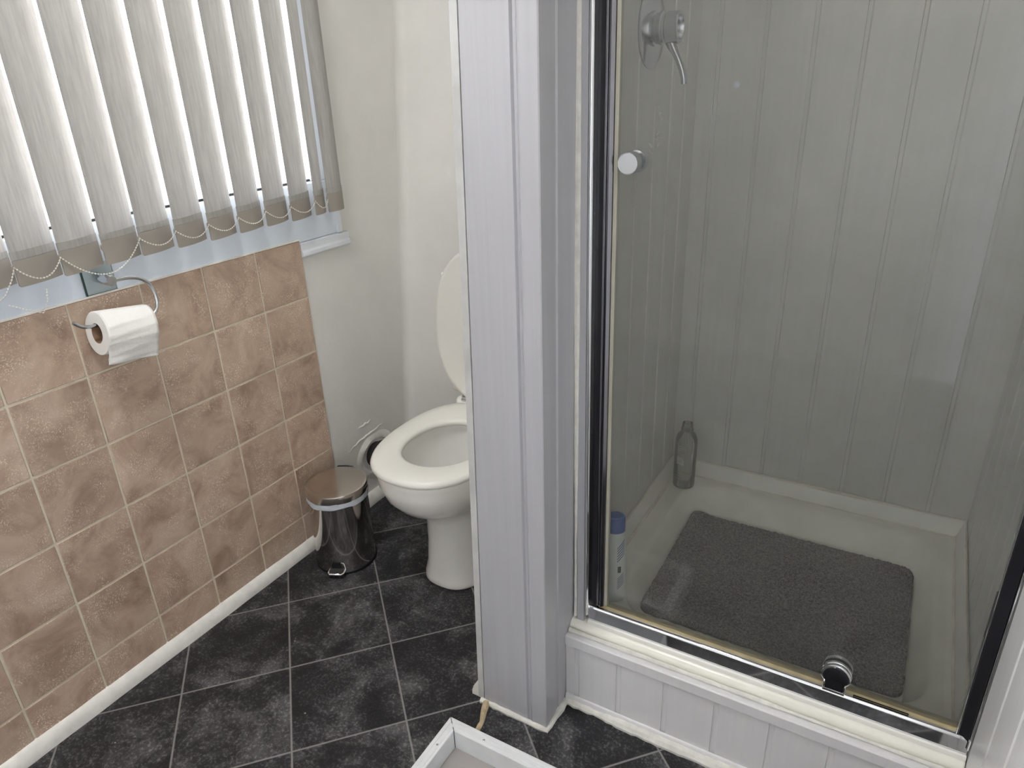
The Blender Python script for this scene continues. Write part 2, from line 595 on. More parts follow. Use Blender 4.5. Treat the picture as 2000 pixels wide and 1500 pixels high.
# back wall of the toilet corner, leaning slightly (its corner line is not plumb)
yb = lambda z: 0.380 + 0.1135 * z
w = MB()
n = 24
crv = []
for i in range(9):                                   # rounded plaster corner
    a = PI / 2 * i / 8
    crv.append((-0.008 + 0.035 * (1 - math.cos(PI / 2 - a)) * 0 + 0.03 * (1 - math.sin(PI / 2 - a)), 0.03 * (math.cos(PI / 2 - a) - 1)))
prof = [(-0.008, -0.03)] + [(-0.008 + 0.03 * (1 - math.cos(a)), -0.03 + 0.03 * math.sin(a)) for a in [PI / 2 * i / 8 for i in range(1, 9)]] + [(0.40, 0.0), (0.95, 0.0)]
w.loft([[(x, yb(z) + dy, z) for x, dy in prof] + [(0.95, 0.80, z), (-0.008, 0.80, z)] for z in [ZC * i / 12 for i in range(13)]], True, True, True)
structure(w.build('wall_back', M['plaster'], smooth=True, angle=50))

# stud partition between toilet and shower
xl = lambda z: 0.814 + 0.0258 * z
xr = lambda z: 1.000 + 0.0075 * z
w = MB()
w.hexa([(xl(0), -0.4058, 0), (0.978, -0.4058, 0), (0.978, 0.80, 0), (xl(0), 0.80, 0),
        (xl(ZC), -0.406, ZC), (0.978, -0.406, ZC), (0.978, 0.80, ZC), (xl(ZC), 0.80, ZC)])
part = structure(w.build('wall_partition', M['gloss_white']))


def groove_profile(length, grooves, depth=0.004, wid=0.011):
    """distance along the board -> offset; boards with a flat-bottomed V between them"""
    pts = [(0, 0)]
    for gpos in grooves:
        pts += [(gpos - wid / 2 - 0.0012, 0), (gpos - wid / 2, -depth), (gpos - wid / 2 + 0.0015, -depth), (gpos + wid / 2 - 0.003, -depth * .75), (gpos + wid / 2, 0)]
    pts.append((length, 0))
    return pts


# cladding board on the end of the partition, with its corner return
w = MB()
def clad(z):
    a, b_ = xl(z) + 0.0170, xr(z)
    out = [(a, -0.412)]
    gx = b_ - 0.041
    out += [(gx - 0.010, -0.412), (gx - 0.007, -0.4068), (gx - 0.002, -0.4068), (gx + 0.003, -0.4125), (gx + 0.005, -0.4145), (gx + 0.008, -0.4140), (b_ - 0.002, -0.4135), (b_, -0.4115)]
    out += [(b_, -0.365), (b_ - 0.003, -0.363), (b_ - 0.003, -0.352), (b_, -0.349), (b_, -0.236), (0.9785, -0.236), (0.9785, -0.4065), (a, -0.4065)]
    return [(x, y, z) for x, y in out]
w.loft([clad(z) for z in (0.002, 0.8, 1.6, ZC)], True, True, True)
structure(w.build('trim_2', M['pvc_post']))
# painted edge of the partition board, left of the cladding
w = MB()
w.loft([[(xl(z) - 0.0, -0.413, z), (xl(z) + 0.0150, -0.413, z), (xl(z) + 0.0150, -0.4062, z), (xl(z), -0.4062, z)] for z in (0.01, 1.2, ZC)], True, True, True)
w.build('edge_board', plain('scuffed_paint', (0.52, 0.53, 0.525, 1), 0.45, var=0.14, vscale=11, bstr=0.4, bscale=40), part)


def lumpy(path, r0, jitter, n=9, sub=6, squash=1.0):
    """a hand-laid bead along a polyline"""
    pts = []
    for p, q in zip(path[:-1], path[1:]):
        p, q = Vector(p), Vector(q)
        k = max(2, int((q - p).length / 0.012))
        for i in range(k):
            pts.append(p.lerp(q, i / k))
    pts.append(Vector(path[-1]))
    rs = []
    v = r0
    for i in range(len(pts)):
        v += random.uniform(-jitter, jitter)
        v = min(max(v, r0 * 0.55), r0 * 1.6)
        rs.append(v)
    mb = MB().tube(pts, rs, n)
    return mb


bead = lumpy([(0.822, -0.413, 0.004), (0.90, -0.4145, 0.003), (1.002, -0.4155, 0.003), (1.003, -0.36, 0.003), (1.003, -0.318, 0.004)], 0.012, 0.004)
bead.build('caulk_bead', M['caulk'], part, smooth=True)

# skirtings
def skirting(name, pts_fn):
    pass


sk = MB()
prof = [(-0.008, 0.0), (0.0155, 0.0), (0.0160, 0.010), (0.0135, 0.022), (0.0085, 0.033), (0.0015, 0.0405), (-0.008, 0.041)]
ys = [-2.6 + 0.04 * i for i in range(75)]
sk.loft([[(x + random.uniform(-.0007, .0007) * (1 if 0 < i < 6 else 0), y, z + random.uniform(-.0009, .0009) * (1 if 1 < i < 6 else 0)) for i, (x, z) in enumerate(prof)] for y in ys if y < 0.36], True, True, True)
structure(sk.build('baseboard_left', M['gloss_white'], smooth=True, angle=60))
sk = MB()
sk.loft([[(xl(0) - q, y, z) for q, z in ((0.0, 0.0), (0.024, 0.0), (0.024, 0.012), (0.019, 0.028), (0.010, 0.040), (0.0, 0.044))] for y in (-0.405, 0.2, 0.36)], True, True, True)
structure(sk.build('baseboard_partition', M['gloss_white'], smooth=True, angle=50))

# ------------------------------------------------------------------ shower recess walls
def board_wall(name, axis, plane, a, b, z0, z1, grooves, sgn, thick=0.02, mat='pvc_shower'):
    """vertical boards. axis 'x': runs along x at y=plane, face looks to sgn*y; axis 'y' likewise"""
    pts = groove_profile(b - a, [g_ - a for g_ in grooves])
    poly = []
    for d, o in pts:
        poly.append((a + d, plane + sgn * o) if axis == 'x' else (plane + sgn * o, a + d))
    back = plane - sgn * thick
    poly += [(b, back), (a, back)] if axis == 'x' else [(back, b), (back, a)]
    return structure(MB().prism(poly, 'z', z0, z1).build(name, M[mat]))


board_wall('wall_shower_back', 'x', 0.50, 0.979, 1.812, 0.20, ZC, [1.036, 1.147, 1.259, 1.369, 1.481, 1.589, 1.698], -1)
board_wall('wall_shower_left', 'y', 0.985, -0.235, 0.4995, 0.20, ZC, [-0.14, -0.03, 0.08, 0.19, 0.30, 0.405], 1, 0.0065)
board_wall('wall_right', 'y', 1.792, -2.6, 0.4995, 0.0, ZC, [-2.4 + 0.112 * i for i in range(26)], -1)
structure(MB().box(0.96, 2.2, 0.5205, 0.80, 0.0, ZC).build('wall_outer', M['plaster']))
# corner bead strips and small wall marks
wsl = bpy.data.objects['wall_shower_left']
for (y, z) in ((0.204, 1.318), (0.214, 1.305), (0.228, 1.292), (0.212, 1.263), (0.222, 1.252), (0.206, 1.248), (0.214, 1.238), (0.168, 1.236), (0.172, 1.221)):
    MB().tube([(0.986, y + random.uniform(-.012, .004), z + random.uniform(-.01, .01)), (0.988, y, z), (0.986, y + random.uniform(0, .012), z + random.uniform(-.01, .01))], [0.0012, 0.003, 0.0012], 7).build('sealant_smear', M['caulk'], wsl, smooth=True)
wsb = bpy.data.objects['wall_shower_back']
MB().lathe([(0.006, 0), (0.0085, 0.002), (0.0085, 0.004), (0.006, 0.005), (0.0055, 0.003)], (1.088, 0.4995, 1.355), (0, -1, 0), 20).build('screw_cap', M['upvc'], wsb, smooth=True)

# rear wall behind the viewer, 
structure(MB().box(-0.2, 2.2, -2.76, -2.70, 0, ZC).build('wall_rear', M['plaster']))

# added overhead fill light, shaped as an unseen ceiling fitting
m, nt, b = new_mat('fill_opal_diffuser')
b.inputs['Base Color'].default_value = (0.8, 0.78, 0.74, 1)
b.inputs['Emission Color'].default_value = (1.0, 0.975, 0.94, 1)
b.inputs['Emission Strength'].default_value = FILL_LAMP
M['opal'] = m
cl_ = empty('ceiling_fill_light', (0.70, -1.12, ZC), 'added fill light shaped as a round white opal ceiling fitting', 'ceiling light')
MB().lathe([(0.24, 0.0), (0.245, -0.006), (0.24, -0.022), (0.225, -0.022)], (0.70, -1.12, ZC - 0.001), n=48).build('light_base', M['upvc'], cl_, smooth=True)
MB().lathe([(0.222, -0.0225), (0.222, -0.04), (0.20, -0.062), (0.14, -0.078), (0.06, -0.085), (0.0, -0.086)], (0.70, -1.12, ZC - 0.001), n=48).build('diffuser', M['opal'], cl_, smooth=True)

# outdoors beyond the window
structure(MB().box(-30, -0.25, -20, 20, -0.4, -0.3).build('ground', M['ground']))
MB_fence = MB().box(-9.3, -9.0, -14, 16, -0.3, 1.45)
fence = MB_fence.build('garden_wall', M['brick'])
tag(fence, 'grey rendered garden wall seen blurred through the frosted window', 'wall', kind='structure')


# ------------------------------------------------------------------ shower tray
def rrect(x0, x1, y0, y1, r, n=7):
    out = []
    for cx_, cy_, a0 in ((x1 - r, y0 + r, -PI / 2), (x1 - r, y1 - r, 0), (x0 + r, y1 - r, PI / 2), (x0 + r, y0 + r, PI)):
        for i in range(n + 1):
            a = a0 + PI / 2 * i / n
            out.append((cx_ + r * math.cos(a), cy_ + r * math.sin(a)))
    return out


ZR = 0.226
tray = empty('shower_tray', (1.39, 0.1, 0.10), 'cream white square shower tray with rounded basin holding the grey mat', 'shower tray')
T0 = (0.9855, 1.7905, -0.290, 0.4985)
mb = MB()
def R_(ins, r, z):
    return [(x, y, z) for x, y in rrect(T0[0] + ins[0], T0[1] - ins[1], T0[2] + ins[2], T0[3] - ins[3], r)]
mb.loft([R_((0, 0, 0, 0), 0.004, 0.10), R_((0, 0, 0, 0), 0.004, 0.214), R_((0.0, 0.0, 0.004, 0.0), 0.006, 0.2215), R_((0.0, 0.0, 0.012, 0.0), 0.008, ZR),
         R_((0.070, 0.048, 0.085, 0.050), 0.10, ZR), R_((0.078, 0.056, 0.092, 0.058), 0.10, ZR - 0.003), R_((0.086, 0.064, 0.099, 0.068), 0.098, ZR - 0.012),
         R_((0.096, 0.082, 0.108, 0.095), 0.09, ZR - 0.050), R_((0.106, 0.096, 0.118, 0.108), 0.085, ZR - 0.066), R_((0.110, 0.100, 0.124, 0.114), 0.07, ZR - 0.0738),
         R_((0.30, 0.30, 0.32, 0.32), 0.05, ZR - 0.075)], True, True, True)
mb.build('basin', M['acrylic'], tray, smooth=True, angle=60)
# cove seal strips at the foot of the three walls
def strip(pts2, z0=ZR - 0.001):
    return pts2
st = MB()
st.prism([(0.4995, ZR - 0.001), (0.4735, ZR - 0.001), (0.4735, ZR + 0.003), (0.4900, ZR + 0.038), (0.4935, ZR + 0.043), (0.4995, ZR + 0.043)], 'x', 0.9865, 1.7895)
st.prism([(0.9855, ZR - 0.001), (1.0085, ZR - 0.001), (1.0085, ZR + 0.003), (0.9935, ZR + 0.038), (0.9905, ZR + 0.043), (0.9855, ZR + 0.043)], 'y', -0.232, 0.4990)
st.prism([(1.7905, ZR - 0.001), (1.7715, ZR - 0.001), (1.7715, ZR + 0.003), (1.7840, ZR + 0.038), (1.7865, ZR + 0.043), (1.7905, ZR + 0.043)], 'y', -0.225, 0.4990)
st.build('seal_strip', M['seat_plastic'], tray, bevel=0.0012)
for pth in ([(1.0, 0.4925, ZR + 0.043), (1.4, 0.4925, ZR + 0.043), (1.785, 0.4925, ZR + 0.043)], [(1.0, 0.4725, ZR + 0.001), (1.78, 0.4725, ZR + 0.001)],
            [(0.991, -0.22, ZR + 0.043), (0.991, 0.49, ZR + 0.043)], [(1.0095, -0.22, ZR + 0.001), (1.0095, 0.475, ZR + 0.001)],
            [(1.7862, -0.21, ZR + 0.043), (1.7862, 0.49, ZR + 0.043)], [(1.7705, -0.21, ZR + 0.001), (1.7705, 0.475, ZR + 0.001)]):
    lumpy(pth, 0.0030, 0.0006, 7).build('silicone_bead', M['silicone'], tray, smooth=True)

# ------------------------------------------------------------------ plinth below the tray
pl = empty('shower_plinth', (1.39, -0.31, 0.0), 'white tongue and groove boarded plinth under the shower tray', 'plinth')
XP0, XP1 = 1.0015, 1.7905
pts = groove_profile(XP1 - XP0, [1.030 - XP0 + 0.0, 1.134 - XP0, 1.243 - XP0, 1.354 - XP0, 1.466 - XP0, 1.579 - XP0, 1.690 - XP0], depth=0.004, wid=0.012)
poly = [(XP0 + d, -0.311 - o) for d, o in pts] + [(XP1, -0.296), (XP0, -0.296)]
MB().prism(poly, 'z', 0.002, 0.200).build('board_panel', M['pvc'], pl)
MB().prism([(-0.3165, 0.178), (-0.3165, 0.203), (-0.314, 0.2055), (-0.2915, 0.2055), (-0.2915, 0.2025), (-0.3112, 0.2025), (-0.3112, 0.178)], 'x', XP0, XP1).build('top_trim', M['pvc'], pl, bevel=0.0008)
MB().prism([(-0.3112, 0.001), (-0.317, 0.001), (-0.3165, 0.020), (-0.3145, 0.024), (-0.3112, 0.0255)], 'x', XP0, XP1).build('bottom_trim', M['pvc'], pl, bevel=0.001)
lumpy([(1.004, -0.317, 0.004), (1.25, -0.3195, 0.003), (1.45, -0.3195, 0.003), (1.78, -0.319, 0.003)], 0.0100, 0.0036).build('caulk_bead', M['caulk'], pl, smooth=True)
lumpy([(1.004, -0.2985, 0.2095), (1.3, -0.2985, 0.2095), (1.79, -0.2985, 0.2095)], 0.0055, 0.0007).build('sealant_line', M['caulk'], pl, smooth=True)

# ------------------------------------------------------------------ shower door
GY = -0.255
ZT = 2.05
door = empty('shower_door', (1.40, GY, ZR), 'framed clear glass pivot shower door with chrome rails and round knob', 'shower door')
MB().box(1.073, 1.766, GY - 0.003, GY + 0.003, 0.262, ZT - 0.03).build('glass_panel', M['glass'], door)
# bottom track
MB().prism([(-0.235, ZR + 0.001), (-0.270, ZR + 0.001), (-0.2715, ZR + 0.010), (-0.2712, ZR + 0.012), (-0.2712, ZR + 0.041), (-0.268, ZR + 0.0455), (-0.262, ZR + 0.046), (-0.235, ZR + 0.040)], 'x', 1.040, 1.790) \
    .build('bottom_track', M['chrome'], door, bevel=0.001)
MB().prism([(-0.2725, ZR + 0.0008), (-0.2785, ZR + 0.0008), (-0.2765, ZR + 0.0075), (-0.2718, ZR + 0.009)], 'x', 1.040, 1.790).build('track_lip', M['seat_plastic'], door)
MB().prism([(-0.2615, 0.269), (-0.258, 0.277), (-0.2515, 0.279), (-0.236, 0.272), (-0.236, 0.2665)], 'x', 1.060, 1.770).build('bottom_seal', M['seal'], door, bevel=0.001)
MB().box(1.595, 1.69, -0.2645, -0.2615, 0.2735, 0.2745).build('track_slot', M['black_gloss'], door)
# left jamb: white packer, rounded chrome edge, dark channel, grey door stile, beige seal
MB().box(1.0125, 1.030, -0.275, -0.236, ZR + 0.0, ZT).build('wall_packer', M['pvc_post'], door, bevel=0.001)
MB().prism([(1.0305, -0.238), (1.0305, -0.272), (1.0325, -0.277), (1.037, -0.278), (1.0405, -0.274), (1.0415, -0.262), (1.0415, -0.238)], 'z', ZR + 0.022, ZT).build('left_jamb', M['chrome'], door, bevel=0.0012)
MB().prism([(1.0418, -0.2605), (1.0555, -0.2605), (1.0555, -0.240), (1.0418, -0.240)], 'z', 0.270, ZT).build('jamb_channel', M['black_gloss'], door)
MB().prism([(1.0557, -0.243), (1.0557, -0.264), (1.0605, -0.2665), (1.0625, -0.262), (1.0655, -0.2665), (1.0725, -0.262), (1.0725, -0.243)], 'z', 0.276, ZT - 0.03).build('door_stile', M['dark_chrome'], door, bevel=0.001)
MB().box(1.0727, 1.080, -0.2605, -0.249, 0.279, ZT - 0.03).build('glass_seal', M['seal_grey'], door, bevel=0.001)
# right jamb; its dark reflection is put in as a black strip
MB().prism([(1.7665, -0.2485), (1.7665, -0.262), (1.7690, -0.2635), (1.7690, -0.2495), (1.7875, -0.2495), (1.7875, -0.274), (1.7905, -0.276), (1.7905, -0.2485)], 'z', ZR + 0.022, ZT).build('right_jamb', M['chrome'], door, bevel=0.001)
MB().prism([(1.7692, -0.2498), (1.7692, -0.2650), (1.7870, -0.2720), (1.7870, -0.2498)], 'z', ZR + 0.024, ZT).build('jamb_channel', M['black_gloss'], door, bevel=0.001)
MB().box(1.0305, 1.7905, -0.272, -0.240, ZT, ZT + 0.045).build('top_rail', M['chrome'], door, bevel=0.002)
lumpy([(1.0085, -0.2745, 0.235), (1.0105, -0.2745, 1.2), (1.015, -0.2745, ZT)], 0.0042, 0.0004, 7).build('silicone_line', M['caulk'], door, smooth=True)
# knob: two chrome discs through the glass
kn = MB()
KC = (1.108, GY, 1.252)
kn.lathe([(0.0095, 0.003), (0.0095, 0.008), (0.017, 0.009), (0.0185, 0.011), (0.0185, 0.029), (0.0178, 0.0305), (0.0172, 0.0305), (0.0166, 0.0298)], KC, (0, -1, 0), 40)
kn.lathe([(0.0095, 0.003), (0.0095, 0.007), (0.018, 0.008), (0.0188, 0.010), (0.0188, 0.020), (0.017, 0.022)], KC, (0, 1, 0), 40)
kn.build('door_knob', M['chrome_dull'], door, smooth=True)
# pivot roller near the bottom right
pc = (1.560, GY, 0.3135)
pv = MB()
pv.lathe([(0.026, 0.0035), (0.0275, 0.005), (0.0275, 0.010), (0.0245, 0.0115), (0.0245, 0.013), (0.0265, 0.0135), (0.0265, 0.0175), (0.0235, 0.019)], pc, (0, -1, 0), 40)
pv.lathe([(0.026, 0.0035), (0.027, 0.005), (0.027, 0.011), (0.023, 0.013)], pc, (0, 1, 0), 40)
pvo = pv.build('pivot_hinge', M['chrome'], door, smooth=True)
pp = MB().lathe([(0.0228, 0.0185), (0.0228, 0.0205), (0.021, 0.0215)], pc, (0, -1, 0), 40)
pp.box(1.5435, 1.5765, -0.2775, -0.272, 0.284, 0.306)
pp.build('pivot_cap', M['black_gloss'], pvo, smooth=True)
MB().box(1.540, 1.580, -0.274, -0.2635, 0.2725, 0.279).box(1.540, 1.5432, -0.2765, -0.2635, 0.279, 0.297).box(1.5768, 1.580, -0.2765, -0.2635, 0.279, 0.297).build('pivot_bracket', M['chrome'], pvo, bevel=0.0008)

# ------------------------------------------------------------------ shower mixer
mx_ = empty('shower_mixer', (0.985, 0.14, 1.475), 'chrome single lever shower mixer on round plate on the boarded wall', 'mixer tap')
MC = (0.9855, 0.140, 1.475)
MB().lathe([(0.078, 0.0), (0.078, 0.003), (0.074, 0.0055), (0.03, 0.0075)], MC, (1, 0, 0), 56).build('escutcheon_plate', M['chrome_dull'], mx_, smooth=True)
MB().lathe([(0.034, 0.0075), (0.034, 0.012), (0.030, 0.014), (0.030, 0.020), (0.032, 0.0215), (0.0325, 0.028), (0.029, 0.031), (0.029, 0.036), (0.031, 0.038), (0.031, 0.062), (0.029, 0.064), (0.023, 0.064), (0.021, 0.056)], MC, (1, 0, 0), 48).build('mixer_body', M['chrome_dull'], mx_, smooth=True)
lv = MB()
lp = [(1.030, 0.140, 1.450), (1.034, 0.143, 1.440), (1.039, 0.147, 1.428), (1.046, 0.152, 1.412), (1.052, 0.156, 1.395), (1.056, 0.159, 1.378), (1.057, 0.160, 1.366)]
lv.tube(lp, [0.013, 0.0115, 0.009, 0.0075, 0.007, 0.0068, 0.0066], 14)
lv.build('lever', M['chrome_dull'], mx_, smooth=True)

# ------------------------------------------------------------------ mat in the tray
ZF = ZR - 0.075
mt = MB()
MX0, MX1, MY0, MY1 = 1.098, 1.690, -0.105, 0.372
NU, NV = 190, 150
from mathutils import noise as mnoise
def inside(x, y, r=0.028):
    dx = max(MX0 + r - x, x - (MX1 - r), 0)
    dy = max(MY0 + r - y, y - (MY1 - r), 0)
    return math.hypot(dx, dy) - r
def mfn(u, v):
    x = MX0 + (MX1 - MX0) * u
    y = MY0 + (MY1 - MY0) * v
    d = inside(x, y)
    if d > -0.0005:                                  # pull the corner points onto the rounded outline
        cx_ = min(max(x, MX0 + 0.028), MX1 - 0.028)
        cy_ = min(max(y, MY0 + 0.028), MY1 - 0.028)
        k = 0.0275 / max(math.hypot(x - cx_, y - cy_), 1e-6)
        x, y = cx_ + (x - cx_) * k, cy_ + (y - cy_) * k
        d = -0.0005
    edge = min(1.0, -d / 0.006)
    h = 0.006 + 0.010 * math.sqrt(max(edge, 0))
    q = mnoise.noise(Vector((x * 230, y * 230, 1.3))) + 0.6 * mnoise.noise(Vector((x * 420, y * 420, 4.0)))
    wob = 0.0022 * mnoise.noise(Vector((x * 60, y * 60, 9.0))) if edge < 1 else 0
    # the back-left corner curls up the basin wall a little
    up = max(0, 1 - math.hypot(x - MX0, y - MY1) / 0.09) ** 2 * 0.012
    return (x + wob, y + wob, ZF + 0.001 + h + 0.0030 * q + up)
mt.grid(mfn, NU, NV)
mt_o = mt.build('bath_mat', M['mat'], None, smooth=True, angle=180)
# close the sides down to the tray
bm = bmesh.new(); bm.from_mesh(mt_o.data)
be = [e for e in bm.edges if e.is_boundary]
ext = bmesh.ops.extrude_edge_only(bm, edges=be)
for v in [g_ for g_ in ext['geom'] if isinstance(g_, bmesh.types.BMVert)]: v.co.z = ZF + 0.0015
be = [e for e in bm.edges if e.is_boundary]
bmesh.ops.contextual_create(bm, geom=be)
bmesh.ops.recalc_face_normals(bm, faces=bm.faces)
bm.to_mesh(mt_o.data); bm.free()
tag(mt_o, 'dark grey loop pile mat lying in the shower tray', 'mat')

# a few loose hairs by the mat
hp = [(1.700, 0.010, ZF + 0.002), (1.712, 0.016, ZF + 0.002), (1.722, 0.006, ZF + 0.002), (1.716, -0.012, ZF + 0.002), (1.702, -0.020, ZF + 0.002)]
MB().tube(hp, 0.0006, 5).build('hair_strand', M['black_rubber'], None)
tag(bpy.data.objects['hair_strand'], 'curl of dark hair on the tray right of the mat', 'hair')

# ------------------------------------------------------------------ bottles
bt = empty('plastic_bottle', (1.052, 0.405, ZR), 'clear plastic bottle without cap in the back corner of the shower tray', 'bottle')
BC = (1.052, 0.405, ZR + 0.0005)
MB().lathe([(0.026, 0.0), (0.031, 0.003), (0.033, 0.010), (0.0325, 0.03), (0.033, 0.034), (0.0325, 0.07), (0.0325, 0.15), (0.031, 0.163), (0.026, 0.176), (0.018, 0.184), (0.0155, 0.187), (0.0155, 0.190), (0.018, 0.191), (0.018, 0.194), (0.0145, 0.195),
            (0.0145, 0.213), (0.0125, 0.213), (0.0125, 0.190), (0.029, 0.160), (0.0305, 0.03), (0.029, 0.008), (0.02, 0.004)], BC, n=40).build('bottle_body', M['clear_plastic'], bt, smooth=True)
MB().lathe([(0.0160, 0.1955), (0.0160, 0.199), (0.0147, 0.1995), (0.0147, 0.203), (0.0158, 0.2035), (0.0158, 0.206), (0.0147, 0.2065)], BC, n=32, cap0=False, cap1=False).build('neck_thread', M['clear_plastic'], bt, smooth=True)
mlab = plain('faded_label', (0.30, 0.30, 0.29, 1), 0.6, var=0.3, vscale=60)
def curved_patch(mb, c, r, a0, a1, z0, z1, n=8):
    mb.loft([[(c[0] + r * math.cos(a0 + (a1 - a0) * i / n), c[1] + r * math.sin(a0 + (a1 - a0) * i / n), c[2] + z) for i in range(n + 1)] for z in (z0, z1)], closed=False)
AV = math.atan2(CAM.y - BC[1], CAM.x - BC[0])
for a0, a1, z0, z1 in ((-0.75, -0.05, 0.118, 0.121), (-0.75, -0.10, 0.125, 0.128), (-0.75, -0.02, 0.132, 0.135), (-0.75, -0.15, 0.139, 0.142), (-0.75, -0.05, 0.146, 0.149), (-0.8, -0.1, 0.085, 0.112),
                       (-0.9, -0.35, 0.038, 0.041), (-0.9, -0.4, 0.045, 0.048), (0.55, 0.75, 0.05, 0.08), (0.5, 0.7, 0.105, 0.125)):
    lb = MB()
    curved_patch(lb, BC, 0.0334, AV + a0, AV + a1, z0, z1)
    lb.build('printed_mark', mlab, bt)

sh = empty('shampoo_bottle', (1.060, -0.168, ZR), 'white shampoo bottle with blue cap at the left front of the tray', 'bottle')
SC = Vector((1.060, -0.168, ZR + 0.0005))
def oval(rx, ry, z, rot=0.5, n=36):
    return [(SC.x + rx * math.cos(a) * math.cos(rot) - ry * math.sin(a) * math.sin(rot), SC.y + rx * math.cos(a) * math.sin(rot) + ry * math.sin(a) * math.cos(rot), SC.z + z) for a in [2 * PI * i / n for i in range(n)]]
mwb = plain('white_bottle', (0.66, 0.70, 0.67, 1), 0.35, var=0.02)
MB().loft([oval(.024, .016, 0), oval(.028, .018, .004), oval(.029, .019, .03), oval(.028, .0185, .09), oval(.0265, .018, .15), oval(.024, .017, .185), oval(.020, .0155, .196)], True, True, True).build('bottle_body', mwb, sh, smooth=True)
MB().loft([oval(.0215, .0165, .1965), oval(.0225, .017, .198), oval(.0225, .017, .228), oval(.021, .0165, .236), oval(.017, .014, .239)], True, True, True).build('bottle_cap', M['blue_cap'], sh, smooth=True)
AS = math.atan2(CAM.y - SC.y, CAM.x - SC.x) - 0.5
def opatch(mb, a0, a1, z0, z1, sl=0.0, n=6):
    def P(a, z):
        rx, ry = 0.0295, 0.0194
        if z > .03: k = (z - .03) / .155; rx -= .004 * k; ry -= .0012 * k
        x, y = rx * math.cos(a), ry * math.sin(a)
        return (SC.x + x * math.cos(.5) - y * math.sin(.5), SC.y + x * math.sin(.5) + y * math.cos(.5), SC.z + z)
    mb.loft([[P(a0 + (a1 - a0) * i / n, z + sl * i / n) for i in range(n + 1)] for z in (z0, z1)], closed=False)
lblue = plain('label_blue', (0.06, 0.09, 0.28, 1), 0.5, var=0.1)
for q in range(12):
    pb = MB()
    if q < 6: opatch(pb, AS + 0.25, AS + 1.0, 0.118 + q * 0.0075, 0.121 + q * 0.0075, 0.022)
    else: opatch(pb, AS + 0.3, AS + 0.9, 0.04 + (q - 6) * 0.0058, 0.0422 + (q - 6) * 0.0058, 0.016)
    pb.build('printed_stripe', lblue, sh)
gb = MB()
opatch(gb, AS + 0.32, AS + 0.62, 0.088, 0.106)
gb.build('printed_emblem', plain('label_green', (0.05, 0.09, 0.06, 1), 0.5, var=0.2), sh)

# ------------------------------------------------------------------ toilet
TX = 0.490
tl = empty('toilet', (TX, 0.05, 0.0), 'white toilet with raised lid and seat down against the far wall', 'toilet')


def egg(hw, yc, front, back, z, nf=2.35, nb=2.5, n=64, cx_=TX):
    out = []
    for i in range(n):
        a = 2 * PI * i / n
        c, s = math.cos(a), math.sin(a)
        e = nf if s < 0 else nb
        x = math.copysign(abs(c) ** (2 / e), c) * hw
        y = math.copysign(abs(s) ** (2 / e), s) * (front if s < 0 else back)
        out.append((cx_ + x, yc + y, z))
    return out


pan = MB()
outer = [egg(.108, .08, .196, .17, 0.0, 2.7), egg(.111, .08, .200, .17, .006, 2.7), egg(.109, .08, .198, .17, .02, 2.7), egg(.099, .08, .192, .17, .06, 2.6), egg(.092, .08, .190, .17, .14, 2.5), egg(.090, .08, .195, .17, .22), egg(.096, .07, .205, .18, .262),
         egg(.112, .05, .225, .20, .285), egg(.136, .03, .242, .22, .31), egg(.155, .01, .250, .24, .345), egg(.167, 0, .254, .25, .385), egg(.172, 0, .255, .25, .415), egg(.172, 0, .254, .25, .424), egg(.168, 0, .250, .246, .430)]
inner = [egg(.128, -.02, .165, .15, .430), egg(.122, -.02, .158, .142, .424), egg(.124, -.02, .160, .14, .405), egg(.122, -.02, .158, .14, .36), egg(.108, -.02, .14, .135, .31), egg(.080, -.01, .105, .115, .262), egg(.072, -.005, .09, .10, .245), egg(.060, 0, .07, .085, .20), egg(.03, 0, .04, .05, .17)]
pan.loft(outer + inner, True, True, True)
pan.build('pan', M['ceramic'], tl, smooth=True, angle=70)
MB().loft([egg(.0705, -.005, .088, .098, .240), egg(.0690, -.005, .086, .096, .2385)], True, True, True).build('water', M['water'], tl)

seat = MB()
def seat_ring(o_in, z):
    return egg(.185 - o_in, 0, .267 - o_in, .235 - o_in, z)
def hole_ring(o, z):
    return egg(.112 + o, -.035, .135 + o, .135 + o, z, 2.1, 2.2)
seat.ringloft([seat_ring(.006, .433), seat_ring(.001, .437), seat_ring(0, .444), seat_ring(.003, .451), seat_ring(.010, .4555), seat_ring(.035, .457),
               hole_ring(.014, .455), hole_ring(.004, .451), hole_ring(0, .444), hole_ring(.002, .437), hole_ring(.008, .433)])
seat.build('seat', M['seat_plastic'], tl, smooth=True, angle=80)

# raised lid: same outline stood up about the hinge line
lid = MB()
HY, HZ, LA = 0.205, 0.462, math.radians(91.5)
def lid_ring(o_in, h):
    out = []
    for x, y, z in egg(.192 - o_in, 0, .270 - o_in, .228 - o_in, 0, 2.25, 2.4):
        d = 0.222 - y                                   # distance from the hinge line
        out.append((x, HY + h * math.sin(LA) - d * math.cos(LA), HZ + d * math.sin(LA) + h * math.cos(LA)))
    return out
lid.loft([lid_ring(.10, .004), lid_ring(.03, .003), lid_ring(.012, .001), lid_ring(.003, .0), lid_ring(0, .004), lid_ring(.001, .012), lid_ring(.008, .018), lid_ring(.04, .021), lid_ring(.10, .022)], True, True, True)
lid.build('lid', M['seat_plastic'], tl, smooth=True, angle=70)
for sx in (-.075, .075):
    MB().tube([(TX + sx - .028, .208, .464), (TX + sx + .028, .208, .464)], .0095, 14).tube([(TX + sx, .212, .440), (TX + sx, .210, .462)], .008, 12).build('hinge', M['chrome'], tl, smooth=True)
